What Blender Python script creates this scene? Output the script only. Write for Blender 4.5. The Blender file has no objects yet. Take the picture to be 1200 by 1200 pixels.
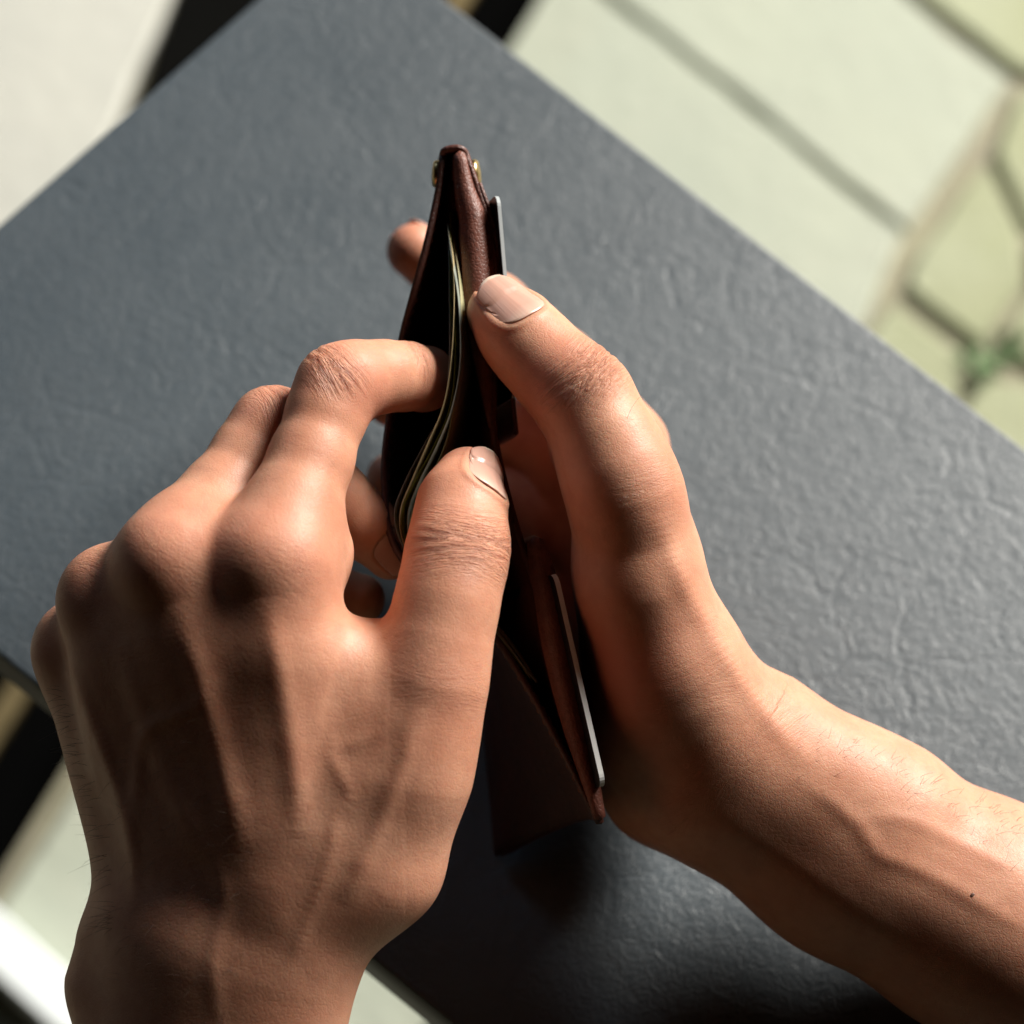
import bpy, math, random, time
import numpy as np
from mathutils import Matrix, Vector
T0 = time.time()
rng = np.random.default_rng(7); random.seed(7)
SC = bpy.context.scene
COL = SC.collection

# ------------------------------------------------------------------ camera
F = 2500.0            # focal length in pixels of the 1200 px photograph
D0 = 530.0            # mm, camera to the plane of the wallet
TH = math.radians(27) # tilt away from straight down
H = 655.0 * math.cos(TH) # mm, camera height over the table top
CAMZ = H
def RT():
    f = np.array([0, math.sin(TH), -math.cos(TH)]); u = np.array([0, math.cos(TH), math.sin(TH)])
    return np.array([[1, 0, 0], u, -f]).T       # columns: right, up, back
ROT = RT()
CPOS = np.array([0, -655 * math.sin(TH), CAMZ])
def to_world(p):                                # camera space mm -> world metres
    return (np.asarray(p) @ ROT.T + CPOS) * 0.001
def P(px, py, s):                               # photo direction at a given distance -> camera space mm
    d = D0 - s
    return np.array([(px - 600) / F * d, -(py - 600) / F * d, -d])
def onplane(px, py, z):                         # photo direction met with a horizontal plane at height z mm -> world mm
    d = ROT @ np.array([(px - 600) / F, -(py - 600) / F, -1.0])
    return CPOS + d * ((z - CPOS[2]) / d[2])

cam = bpy.data.cameras.new('camera'); camo = bpy.data.objects.new('camera', cam); COL.objects.link(camo)
M = np.eye(4); M[:3, :3] = ROT; M[:3, 3] = CPOS * 0.001
camo.matrix_world = Matrix(M.tolist())
cam.sensor_width = 36; cam.sensor_height = 36; cam.lens = 36 * F / 1200
cam.clip_start = 0.02; cam.clip_end = 50
cam.dof.use_dof = True; cam.dof.focus_distance = 0.528; cam.dof.aperture_fstop = 7.5
SC.camera = camo

# ------------------------------------------------------------------ light
w = bpy.data.worlds.new('World'); SC.world = w; w.use_nodes = True
w.node_tree.nodes['Background'].inputs[0].default_value = (1.0, 0.42, 0.16, 1)
w.node_tree.nodes['Background'].inputs[1].default_value = 0.005
def area(name, loc, target, sx, sy, power, col, spread=180):
    l = bpy.data.lights.new(name, 'AREA'); l.shape = 'RECTANGLE'; l.size = sx; l.size_y = sy
    l.energy = power; l.color = col; l.spread = math.radians(spread)
    o = bpy.data.objects.new(name, l); COL.objects.link(o)
    o.location = loc
    o.rotation_euler = (Vector(target) - Vector(loc)).to_track_quat('-Z', 'Y').to_euler()
    return o
def dirloc(az, el, d, c=(0, 0, 0.1)):
    a, e = math.radians(az), math.radians(el)
    return (c[0] + d * math.cos(e) * math.sin(a), c[1] + d * math.cos(e) * math.cos(a), c[2] + d * math.sin(e))
area('window_light', dirloc(46, 29, 4.2), (0, 0, 0.1), 1.75, 1.7, 510, (1.0, 0.955, 0.88))
area('side_window_light', dirloc(-36, 24, 3.2), (0, 0, 0.0), 1.0, 0.8, 9, (0.60, 0.78, 1.0))
SC.cycles.max_bounces = 5; SC.cycles.diffuse_bounces = 2; SC.cycles.glossy_bounces = 2; SC.cycles.transmission_bounces = 2
SC.cycles.caustics_reflective = False; SC.cycles.caustics_refractive = False
vs = SC.view_settings
vs.view_transform = 'Standard'; vs.look = 'None'; vs.exposure = 0.0; vs.gamma = 1.0; vs.use_curve_mapping = False

# ------------------------------------------------------------------ material helpers
class NT:
    def __init__(self, name):
        self.m = bpy.data.materials.new(name); self.m.use_nodes = True
        self.t = self.m.node_tree; self.b = self.t.nodes['Principled BSDF']
    def n(self, typ, **kw):
        nd = self.t.nodes.new(typ)
        for k, v in kw.items():
            if k in nd.inputs: nd.inputs[k].default_value = v
            else: setattr(nd, k, v)
        return nd
    def l(self, a, b): self.t.links.new(a, b)
    def math(self, op, a, b=None, clamp=False):
        nd = self.t.nodes.new('ShaderNodeMath'); nd.operation = op; nd.use_clamp = clamp
        for i, v in enumerate((a, b)):
            if v is None: continue
            if isinstance(v, (int, float)): nd.inputs[i].default_value = v
            else: self.l(v, nd.inputs[i])
        return nd.outputs[0]
    def mix(self, fac, a, b, blend='MIX'):
        nd = self.t.nodes.new('ShaderNodeMix'); nd.data_type = 'RGBA'; nd.blend_type = blend
        for i, v in ((0, fac), (6, a), (7, b)):
            if isinstance(v, (int, float)): nd.inputs[i].default_value = v
            elif isinstance(v, tuple): nd.inputs[i].default_value = (*v, 1) if len(v) == 3 else v
            else: self.l(v, nd.inputs[i])
        return nd.outputs[2]
    def ramp(self, fac, p0, p1, c0=(0, 0, 0), c1=(1, 1, 1)):
        nd = self.t.nodes.new('ShaderNodeValToRGB'); e = nd.color_ramp.elements
        e[0].position = p0; e[1].position = p1; e[0].color = (*c0, 1); e[1].color = (*c1, 1)
        self.l(fac, nd.inputs[0]); return nd.outputs[0]
    def noise(self, vec, scale, detail=3, rough=0.55, dist=0.0):
        nd = self.n('ShaderNodeTexNoise', Scale=scale, Detail=detail, Roughness=rough, Distortion=dist)
        if vec is not None: self.l(vec, nd.inputs['Vector'])
        return nd.outputs[0]
    def bump(self, h, dist, strength=1.0, prev=None):
        nd = self.n('ShaderNodeBump', Strength=strength, Distance=dist)
        self.l(h, nd.inputs['Height'])
        if prev is not None: self.l(prev, nd.inputs['Normal'])
        return nd.outputs[0]
    def obj(self): return self.n('ShaderNodeTexCoord').outputs['Object']
    def set(self, **kw):
        for k, v in kw.items(): self.b.inputs[k.replace('_', ' ')].default_value = v

def simple(name, col, rough=0.5, metal=0.0, bump=None, var=0.0, vscale=60, spec=0.5):
    N = NT(name); N.set(Roughness=rough, Metallic=metal); N.b.inputs['Specular IOR Level'].default_value = spec
    o = N.obj()
    c2 = tuple(c * (1 - var) for c in col)
    N.l(N.mix(N.ramp(N.noise(o, vscale, 4), 0.35, 0.65), col, c2), N.b.inputs['Base Color'])
    if bump: N.l(N.bump(N.noise(o, bump[0], 4), bump[1]), N.b.inputs['Normal'])
    return N.m

def skin_material():
    N = NT('skin'); o = N.obj()
    at = N.n('ShaderNodeAttribute', attribute_name='jc'); jc = at.outputs['Vector']
    jm = N.n('ShaderNodeAttribute', attribute_name='jm').outputs['Fac']
    rd = N.n('ShaderNodeAttribute', attribute_name='red').outputs['Fac']
    # colour: mottled, redder over joints and tips
    n1 = N.noise(o, 55, 4, 0.6); n2 = N.noise(o, 260, 3, 0.6)
    base = N.mix(N.ramp(n1, 0.35, 0.7), (0.635, 0.325, 0.21), (0.55, 0.245, 0.15))
    base = N.mix(N.math('MULTIPLY', N.ramp(n2, 0.45, 0.75), 0.5), base, (0.48, 0.215, 0.14))
    base = N.mix(N.math('MULTIPLY', rd, 0.95, True), base, (0.58, 0.20, 0.135))
    N.l(base, N.b.inputs['Base Color'])
    # fine cross-hatched skin relief
    mp = N.n('ShaderNodeMapping'); N.l(o, mp.inputs[0]); mp.inputs['Scale'].default_value = (1.0, 1.0, 1.0)
    nz = N.n('ShaderNodeTexNoise', Scale=350.0, Detail=2.0); N.l(o, nz.inputs['Vector'])
    wv = N.n('ShaderNodeVectorMath', operation='MULTIPLY_ADD'); N.l(nz.outputs['Color'], wv.inputs[0]); wv.inputs[1].default_value = (0.0016,) * 3; N.l(o, wv.inputs[2])
    vor = N.n('ShaderNodeTexVoronoi', feature='DISTANCE_TO_EDGE', Scale=1500.0); N.l(wv.outputs[0], vor.inputs['Vector'])
    cell = N.ramp(vor.outputs['Distance'], 0.0, 0.22)
    vor2 = N.n('ShaderNodeTexVoronoi', feature='DISTANCE_TO_EDGE', Scale=620.0); N.l(wv.outputs[0], vor2.inputs['Vector'])
    cell2 = N.ramp(vor2.outputs['Distance'], 0.0, 0.12)
    hmic = N.math('ADD', N.math('MULTIPLY', cell, 0.5), N.math('MULTIPLY', cell2, 0.5))
    b1 = N.bump(hmic, 0.00005, 0.8)
    b1 = N.bump(N.noise(o, 140, 3), 0.0004, 0.35, b1)
    # folds running across the joints
    mj = N.n('ShaderNodeMapping'); N.l(jc, mj.inputs[0]); mj.inputs['Scale'].default_value = (0.95, 0.10, 1.0)
    wn = N.noise(mj.outputs[0], 1.0, 3, 0.6, 0.6)
    ridge = N.math('ABSOLUTE', N.math('SUBTRACT', wn, 0.5))
    fold = N.ramp(ridge, 0.0, 0.09)
    mj2 = N.n('ShaderNodeMapping'); N.l(jc, mj2.inputs[0]); mj2.inputs['Scale'].default_value = (2.2, 0.3, 1.0); mj2.inputs['Location'].default_value = (31, 7, 3)
    wn2 = N.noise(mj2.outputs[0], 1.0, 2, 0.5, 0.4)
    fold2 = N.ramp(N.math('ABSOLUTE', N.math('SUBTRACT', wn2, 0.5)), 0.0, 0.12)
    hf = N.math('ADD', N.math('MULTIPLY', fold, 0.75), N.math('MULTIPLY', fold2, 0.35))
    b2 = N.bump(N.math('MULTIPLY', hf, jm), 0.0006, 0.9, b1)
    N.l(b2, N.b.inputs['Normal'])
    N.set(Roughness=0.47, Subsurface_Weight=0.4, Subsurface_Scale=0.005)
    N.b.inputs['Subsurface Radius'].default_value = (1.0, 0.32, 0.16)
    N.b.inputs['Specular IOR Level'].default_value = 0.36
    rr = N.math('ADD', N.math('MULTIPLY', N.noise(o, 180, 3), 0.25), 0.36); N.l(rr, N.b.inputs['Roughness'])
    return N.m

def nail_material():
    N = NT('nail'); at = N.n('ShaderNodeAttribute', attribute_name='nu'); u = at.outputs['Fac']
    o = N.obj()
    c = N.mix(N.ramp(u, 0.02, 0.22), (0.66, 0.44, 0.35), (0.60, 0.34, 0.265))
    c = N.mix(N.ramp(u, 0.93, 0.965), c, (0.72, 0.56, 0.45))
    N.l(c, N.b.inputs['Base Color'])
    v = N.n('ShaderNodeAttribute', attribute_name='nv').outputs['Fac']
    cx = N.n('ShaderNodeCombineXYZ'); N.l(N.math('MULTIPLY', v, 16.0), cx.inputs[0]); N.l(N.math('MULTIPLY', u, 0.8), cx.inputs[1])
    N.l(N.bump(N.noise(cx.outputs[0], 1.0, 2), 0.00005), N.b.inputs['Normal'])
    N.set(Roughness=0.3, Subsurface_Weight=0.15, Subsurface_Scale=0.002)
    N.b.inputs['Subsurface Radius'].default_value = (1.0, 0.4, 0.25)
    return N.m

def leather_material(name, col, col2, rough=0.42):
    N = NT(name); o = N.obj()
    v = N.n('ShaderNodeTexVoronoi', feature='DISTANCE_TO_EDGE', Scale=900.0)
    nz = N.n('ShaderNodeTexNoise', Scale=500.0, Detail=2.0); N.l(o, nz.inputs['Vector'])
    wv = N.n('ShaderNodeVectorMath', operation='MULTIPLY_ADD'); N.l(nz.outputs['Color'], wv.inputs[0]); wv.inputs[1].default_value = (0.0012,) * 3; N.l(o, wv.inputs[2])
    N.l(wv.outputs[0], v.inputs['Vector'])
    g = N.ramp(v.outputs['Distance'], 0.0, 0.2)
    n1 = N.noise(o, 110, 4, 0.6); n2 = N.noise(o, 900, 2)
    c = N.mix(N.ramp(n1, 0.35, 0.68), col, col2)
    c = N.mix(N.math('MULTIPLY', N.ramp(n2, 0.5, 0.75), 0.6), c, tuple(x * 0.35 for x in col))
    N.l(c, N.b.inputs['Base Color'])
    b = N.bump(g, 0.00008, 0.7); b = N.bump(n1, 0.0008, 0.5, b)
    N.l(b, N.b.inputs['Normal'])
    N.l(N.math('ADD', N.math('MULTIPLY', n2, 0.25), rough - 0.1), N.b.inputs['Roughness'])
    return N.m

def table_material():
    N = NT('black_leatherette'); o = N.obj()
    nz = N.n('ShaderNodeTexNoise', Scale=90.0, Detail=3.0); N.l(o, nz.inputs['Vector'])
    wv = N.n('ShaderNodeVectorMath', operation='MULTIPLY_ADD'); N.l(nz.outputs['Color'], wv.inputs[0]); wv.inputs[1].default_value = (0.007,) * 3; N.l(o, wv.inputs[2])
    a = N.noise(wv.outputs[0], 340, 5, 0.62, 0.5)
    r1 = N.math('POWER', N.math('ABSOLUTE', N.math('SUBTRACT', N.noise(wv.outputs[0], 300, 3, 0.5, 0.8), 0.5)), 0.6)
    v = N.n('ShaderNodeTexVoronoi', feature='DISTANCE_TO_EDGE', Scale=34.0); N.l(wv.outputs[0], v.inputs['Vector'])
    r2 = N.ramp(v.outputs['Distance'], 0.0, 0.05)
    br = N.ramp(N.noise(o, 22, 2), 0.40, 0.56)
    r2 = N.math('MAXIMUM', r2, br)
    hgt = N.math('ADD', N.math('ADD', N.math('MULTIPLY', r1, 0.5), N.math('MULTIPLY', r2, 0.22)), N.math('MULTIPLY', a, 0.8))
    b = N.bump(hgt, 0.0010, 0.42)
    b = N.bump(N.noise(o, 1400, 2), 0.00006, 0.6, b)
    N.l(b, N.b.inputs['Normal'])
    N.l(N.mix(N.ramp(N.noise(o, 9, 4), 0.35, 0.7), (0.042, 0.058, 0.071), (0.053, 0.071, 0.085)), N.b.inputs['Base Color'])
    N.l(N.math('ADD', N.math('MULTIPLY', N.noise(o, 30, 4), 0.2), 0.40), N.b.inputs['Roughness'])
    N.b.inputs['Specular IOR Level'].default_value = 1.0
    return N.m

MAT = {}
MAT['skin'] = skin_material(); MAT['nail'] = nail_material()
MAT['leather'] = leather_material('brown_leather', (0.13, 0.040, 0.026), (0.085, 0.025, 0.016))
MAT['leather_shaded'] = leather_material('shaded_brown_leather', (0.075, 0.023, 0.015), (0.05, 0.015, 0.010))  # same brown leather with shade put into its colour, for the outer panel
MAT['leather_edge'] = leather_material('leather_edge', (0.20, 0.068, 0.044), (0.14, 0.045, 0.03), 0.45)
MAT['table'] = table_material()
MAT['black'] = simple('black_paint', (0.002, 0.002, 0.002), 0.7, spec=0.0)
MAT['edge'] = simple('table_edge', (0.007, 0.007, 0.008), 0.5, bump=(400, 0.0002), spec=0.2)
MAT['brass'] = simple('brass', (0.62, 0.46, 0.22), 0.32, 1.0, var=0.4, vscale=500)
MAT['thread'] = simple('thread', (0.20, 0.085, 0.05), 0.8)
MAT['hair'] = simple('hair', (0.05, 0.025, 0.015), 0.5)

# ------------------------------------------------------------------ mesh helpers
def link(o, parent=None):
    COL.objects.link(o)
    if parent is not None: o.parent = parent
    return o
def mesh_obj(name, verts, faces, mat, parent=None, smooth=True, world=False):
    v = np.asarray(verts, float)
    if not world: v = to_world(v)
    me = bpy.data.meshes.new(name)
    me.from_pydata([tuple(x) for x in v], [], [tuple(int(i) for i in f) for f in faces]); me.update()
    if smooth: me.polygons.foreach_set('use_smooth', [True] * len(me.polygons))
    me.materials.append(mat)
    return link(bpy.data.objects.new(name, me), parent)
def tag(o, label=None, cat=None, group=None, kind=None):
    for k, v in (('label', label), ('category', cat), ('group', group), ('kind', kind)):
        if v: o[k] = v
    return o
def attr(o, name, arr):
    a = o.data.attributes.new(name, 'FLOAT_VECTOR' if arr.ndim == 2 else 'FLOAT', 'POINT')
    a.data.foreach_set('vector' if arr.ndim == 2 else 'value', np.ascontiguousarray(arr, np.float32).ravel())

def norm(v): v = np.asarray(v, float); return v / (np.linalg.norm(v) + 1e-12)
def spline(pts, n):                              # Catmull-Rom through the rows of pts, evenly resampled
    p = np.asarray(pts, float); q = np.vstack([2 * p[0] - p[1], p, 2 * p[-1] - p[-2]])
    out = []
    for i in range(len(p) - 1):
        t = np.linspace(0, 1, 24, endpoint=(i == len(p) - 2))[:, None]
        a, b, c, d = q[i], q[i + 1], q[i + 2], q[i + 3]
        out.append(0.5 * (2 * b + (c - a) * t + (2 * a - 5 * b + 4 * c - d) * t ** 2 + (3 * b - a - 3 * c + d) * t ** 3))
    out = np.vstack(out)
    L = np.r_[0, np.cumsum(np.linalg.norm(np.diff(out[:, :3], axis=0), axis=1))]
    u = np.linspace(0, L[-1], n)
    return np.stack([np.interp(u, L, out[:, k]) for k in range(out.shape[1])], 1)

def tube(path, rad, seg=6):
    path = np.asarray(path, float); n = len(path); rad = np.broadcast_to(rad, (n,))
    tg = np.gradient(path, axis=0); V = []; Fc = []
    ref = np.array([0.3, 0.2, 0.93])
    for i in range(n):
        t = norm(tg[i]); a = norm(np.cross(t, ref)); b = np.cross(t, a)
        for k in range(seg):
            an = 2 * math.pi * k / seg; V.append(path[i] + rad[i] * (math.cos(an) * a + math.sin(an) * b))
    for i in range(n - 1):
        for k in range(seg):
            Fc.append((i * seg + k, i * seg + (k + 1) % seg, (i + 1) * seg + (k + 1) % seg, (i + 1) * seg + k))
    Fc.append(tuple(range(seg))[::-1]); Fc.append(tuple((n - 1) * seg + k for k in range(seg)))
    return V, Fc

def merge(parts):
    V, Fc = [], []
    for v, f in parts:
        b = len(V); V.extend(list(v)); Fc.extend([tuple(i + b for i in q) for q in f])
    return V, Fc

def slab(grid, th):                              # thick sheet from an (n,m,3) grid; rounded rim
    g = np.asarray(grid, float); n, m = g.shape[:2]
    du = np.gradient(g, axis=0); dv = np.gradient(g, axis=1)
    nr = np.cross(du, dv); nr /= np.linalg.norm(nr, axis=2, keepdims=True) + 1e-9
    th = np.broadcast_to(np.asarray(th, float), (n,))
    A = g + nr * th[:, None, None] / 2; B = g - nr * th[:, None, None] / 2
    V = np.vstack([A.reshape(-1, 3), B.reshape(-1, 3)]); o = n * m; Fc = []
    for i in range(n - 1):
        for j in range(m - 1):
            a, b, c, d = i * m + j, (i + 1) * m + j, (i + 1) * m + j + 1, i * m + j + 1
            Fc.append((a, b, c, d)); Fc.append((o + d, o + c, o + b, o + a))
    rim = [(i, 0) for i in range(n)] + [(n - 1, j) for j in range(1, m)] + [(i, m - 1) for i in range(n - 2, -1, -1)] + [(0, j) for j in range(m - 2, 0, -1)]
    V = list(V); ext = []
    cen = {}
    for (i, j) in rim:                           # mid rim vertex pushed out: a soft rounded edge
        e = np.zeros(3)
        if j == 0: e -= norm(dv[i, j])
        if j == m - 1: e += norm(dv[i, j])
        if i == 0: e -= norm(du[i, j])
        if i == n - 1: e += norm(du[i, j])
        cen[(i, j)] = len(V); V.append(g[i, j] + norm(e) * min(th[i] * 0.35, 2.2))
    for k in range(len(rim)):
        a, b = rim[k], rim[(k + 1) % len(rim)]
        ia, ib = a[0] * m + a[1], b[0] * m + b[1]
        Fc.append((ib, ia, cen[a], cen[b])); Fc.append((cen[b], cen[a], o + ia, o + ib))
    return V, Fc

# ------------------------------------------------------------------ setting: table, floor, window rail
TABLE_T = 26.0
def rounded_table():
    g = lambda x, y: onplane(x, y, 0)[:2]
    r0, r1 = g(700, 137), g(1200, 525); b0, b1 = g(0, 768), g(530, 1199); l0, l1 = g(0, 262), g(240, 52)
    def inter(p, q, r, s):
        d1, d2 = q - p, s - r; t = np.cross(r - p, d2) / np.cross(d1, d2); return p + t * d1
    corner = inter(r0, r1, l0, l1); cl = inter(b0, b1, l0, l1)
    dR = norm(r1 - r0); dB = norm(b1 - b0)
    far = corner + dR * 620; farb = cl + dB * 640
    poly = []
    def fillet(c, d_in, d_out, rad, n=14):
        ang = math.acos(np.clip(np.dot(d_in, d_out), -1, 1)); tlen = rad / math.tan(ang / 2)
        a, b = c + d_in * tlen, c + d_out * tlen
        return [((1 - t) ** 2) * a + 2 * t * (1 - t) * (c * 0.93 + (a + b) * 0.035) + t * t * b for t in np.linspace(0, 1, n)]
    poly += fillet(corner, norm(cl - corner), dR, 42)
    poly += [far, farb]
    poly += fillet(cl, dB, norm(corner - cl), 62)
    poly = np.array(poly); n = len(poly)
    cen = poly.mean(0)
    V = []; rings = [(-1.2, 0.0), (-0.35, -0.35), (0.0, -1.2), (0.0, -TABLE_T + 1.2), (-1.2, -TABLE_T)]
    nrm = []
    for i in range(n):
        t = norm(norm(poly[(i + 1) % n] - poly[i]) + norm(poly[i] - poly[i - 1])); nrm.append(np.array([t[1], -t[0]]))
    if np.dot(nrm[n // 2], poly[n // 2] - cen) < 0: nrm = [-x for x in nrm]
    for off, z in rings:
        for i in range(n): V.append([*(poly[i] + nrm[i] * off), z])
    return poly, V, n, len(rings)
poly, V, n, nr = rounded_table()
Vw = np.array(V) * 0.001
side = [(r * n + i, r * n + (i + 1) % n, (r + 1) * n + (i + 1) % n, (r + 1) * n + i) for r in range(1, nr - 1) for i in range(n)]
table = bpy.data.objects.new('table', None); link(table); table.location = (0.15, -0.05, -0.74)
tag(table, 'narrow table with a wrinkled black leatherette top and a rounded corner', 'table')
def tpart(name, verts, faces, mat, smooth=False):
    o = mesh_obj(name, np.array(verts) - np.array(table.location), faces, mat, table, smooth, True); return o
top = tpart('tabletop', Vw[:2 * n], [tuple(range(n))] + [(i, i + n, (i + 1) % n + n, (i + 1) % n) for i in range(n)], MAT['table'])
tpart('edge_band', Vw, side + [tuple(range((nr - 1) * n, nr * n))], MAT['edge'], True)
def boxv(c, sx, sy, z0, z1, rz=0.0):
    co, si = math.cos(rz), math.sin(rz); V = []
    for z in (z0, z1):
        for a, b in ((-1, -1), (1, -1), (1, 1), (-1, 1)):
            x, y = a * sx / 2, b * sy / 2; V.append((c[0] + co * x - si * y, c[1] + si * x + co * y, z))
    return V, [(3, 2, 1, 0), (4, 5, 6, 7), (0, 1, 5, 4), (1, 2, 6, 5), (2, 3, 7, 6), (3, 0, 4, 7)]
pc = onplane(930, 800, 0)[:2] * 0.001
v, f = boxv(pc, 0.07, 0.07, -0.735, -TABLE_T * 0.001, 0.7); tpart('leg', v, f, MAT['black'])
v, f = boxv(pc, 0.30, 0.16, -0.74, -0.725, -0.7); tpart('foot', v, f, MAT['black'])

GZ = -740.0
def gp(px, py, z=GZ): return onplane(px, py, z) * 0.001
def ground_material(name, c1, c2, c3, sc=6.0):
    N = NT(name); o = N.obj()
    c = N.mix(N.ramp(N.noise(o, sc, 5, 0.6), 0.35, 0.65), c1, c2)
    c = N.mix(N.math('MULTIPLY', N.ramp(N.noise(o, sc * 4, 4, 0.7), 0.5, 0.8), 0.5), c, c3)
    N.l(c, N.b.inputs['Base Color']); N.set(Roughness=0.85); N.b.inputs['Specular IOR Level'].default_value = 0.05
    N.l(N.bump(N.noise(o, 60, 5, 0.7), 0.003), N.b.inputs['Normal'])
    return N.m
MAT['soil'] = ground_material('soil', (0.27, 0.25, 0.19), (0.33, 0.31, 0.22), (0.23, 0.25, 0.13), 14)
MAT['slab'] = ground_material('pale_slab', (0.43, 0.455, 0.37), (0.385, 0.415, 0.345), (0.46, 0.465, 0.38), 5)
MAT['mossy'] = ground_material('mossy_stone', (0.33, 0.345, 0.22), (0.38, 0.40, 0.28), (0.27, 0.29, 0.14), 9)
MAT['floor'] = ground_material('cream_floor', (0.56, 0.56, 0.50), (0.53, 0.53, 0.475), (0.47, 0.475, 0.44), 3)
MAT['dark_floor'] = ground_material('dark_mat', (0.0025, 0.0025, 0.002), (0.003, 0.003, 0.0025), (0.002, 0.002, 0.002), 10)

v = [(-6, -6, GZ * .001 - .009), (6, -6, GZ * .001 - .009), (6, 6, GZ * .001 - .009), (-6, 6, GZ * .001 - .009)]
ground = mesh_obj('ground', v, [(0, 1, 2, 3)], MAT['soil'], world=True, smooth=False)
tag(ground, kind='structure')
def plate(name, pix, mat, parent, z=GZ, t=30.0, bev=4.0):
    pts = np.array([gp(x, y, z)[:2] for x, y in pix]); c = pts.mean(0); k = len(pts)
    shr = lambda d: [p + norm(c - p) * d for p in pts]
    # subdivide the outline a little so the edges wander
    out = []
    for i in range(k):
        a, b = pts[i], pts[(i + 1) % k]
        m = max(1, int(np.linalg.norm(b - a) / 0.03)); 
        for j in range(min(m, 14)):
            p = a + (b - a) * j / min(m, 14)
            out.append(p + (rng.normal(0, 0.0012, 2) if j else 0))
    pts = np.array(out); k = len(pts)
    zz = z * .001; V = [(*p, zz - t * .001) for p in pts] + [(*p, zz - bev * .001) for p in pts] + [(*(p + norm(c - p) * bev * .001), zz) for p in pts]
    Fc = [tuple(2 * k + i for i in range(k))] + [(r * k + i, r * k + (i + 1) % k, (r + 1) * k + (i + 1) % k, (r + 1) * k + i) for r in (0, 1) for i in range(k)]
    o = mesh_obj(name, V, Fc, mat, parent, False, True)
    return o
pav = bpy.data.objects.new('pavement', None); link(pav); tag(pav, kind='structure')
slabs = [
 ([(640, -62), (1060, 271), (1016, 372), (930, 500), (300, 330), (560, 60)], 'slab'),
 ([(648, -66), (780, -250), (1054, -14), (1184, 94), (1064, 267)], 'slab'),
 ([(800, -265), (1300, -300), (1330, 110), (1196, 82), (1068, -18)], 'mossy'),
 ([(1194, 106), (1340, 130), (1330, 290), (1206, 262), (1166, 180)], 'mossy'),
 ([(1156, 190), (1196, 268), (1202, 330), (1150, 402), (1062, 336), (1076, 294)], 'mossy'),
 ([(1212, 280), (1330, 305), (1330, 480), (1232, 440), (1168, 402), (1214, 336)], 'mossy'),
 ([(1046, 352), (1136, 420), (1120, 470), (1060, 540), (960, 500), (1022, 384)], 'mossy'),
 ([(1150, 440), (1240, 456), (1330, 500), (1330, 700), (1100, 600), (1080, 545), (1128, 480)], 'mossy'),
]
for pix, m in slabs: plate('paving_slab', pix, MAT[m], pav)
# weed growing in the joint
weed = bpy.data.objects.new('weed', None); link(weed); c = gp(1158, 428); weed.location = c
tag(weed, 'small green weed growing in the joint between mossy paving stones', 'plant')
MAT['leaf'] = simple('leaf', (0.24, 0.40, 0.18), 0.6, var=0.4, vscale=80)
for i in range(24):
    a = rng.uniform(0, 6.28); L = rng.uniform(.008, .018); r = rng.uniform(0, .022); up = rng.uniform(.004, .018)
    b = np.array([math.cos(a * 1.7) * r, math.sin(a * 1.7) * r, 0.0]); d = np.array([math.cos(a) * L, math.sin(a) * L, up]); s = norm(np.cross(d, (0, 0, 1))) * L * .28
    mesh_obj('leaf', [b, b + d * .5 + s, b + d, b + d * .5 - s, b + d * .5 + (0, 0, -.002)], [(0, 4, 1), (4, 2, 1), (0, 3, 4), (4, 3, 2)], MAT['leaf'], weed, False, True)
# indoor floor, dark strip and the rail of the window
fl = bpy.data.objects.new('floor', None); link(fl); tag(fl, kind='structure')
plate('floor_panel', [(-700, -400), (310, -300), (196, 0), (140, 132), (-60, 560), (-700, 900)], MAT['floor'], fl, GZ + 4)
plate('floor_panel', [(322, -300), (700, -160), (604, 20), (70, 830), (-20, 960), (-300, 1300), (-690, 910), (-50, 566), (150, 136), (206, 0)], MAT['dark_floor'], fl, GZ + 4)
plate('floor_panel', [(96, 905), (420, 600), (900, 900), (900, 1700), (-200, 1600), (0, 1060)], MAT['slab'], fl, GZ + 2)

def bar(name, p0, p1, wid, z0, z1, mat, parent):
    a, b = np.array(p0[:2]), np.array(p1[:2]); d = b - a; L = np.linalg.norm(d)
    v, f = boxv((a + b) / 2, L, wid, z0, z1, math.atan2(d[1], d[0])); return mesh_obj(name, v, f, mat, parent, False, True)
rail = bpy.data.objects.new('window_rail', None); link(rail)
tag(rail, 'black metal window rail with a brass strip running under the table', 'window frame')
q0, q1 = gp(690, -130), gp(-130, 1190)
MAT['brass_dull'] = simple('brass_strip', (0.25, 0.19, 0.09), 0.5, 0.6, var=0.3)
bar('frame', q0, q1, 0.030, GZ * .001 + .001, GZ * .001 + .045, MAT['black'], rail)
d = norm((np.array(q1) - np.array(q0))[:2]); nn = np.array([d[1], -d[0]])
if nn[0] > 0: nn = -nn
bar('metal_strip', np.array(q0[:2]) + nn * .028, np.array(q1[:2]) + nn * .028, 0.014, GZ * .001 + .001, GZ * .001 + .040, MAT['brass_dull'], rail)
# white kerb strip outside, low left
kerb = plate('kerb', [(-60, 1010), (0, 1066), (110, 1165), (260, 1310), (230, 1360), (80, 1222), (-40, 1110), (-100, 1050)], simple('white_kerb', (0.85, 0.9, 0.9), 0.6), None, GZ + 60, 60)
tag(kerb, 'white painted kerb strip on the ground below the left wrist', 'kerb')

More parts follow.
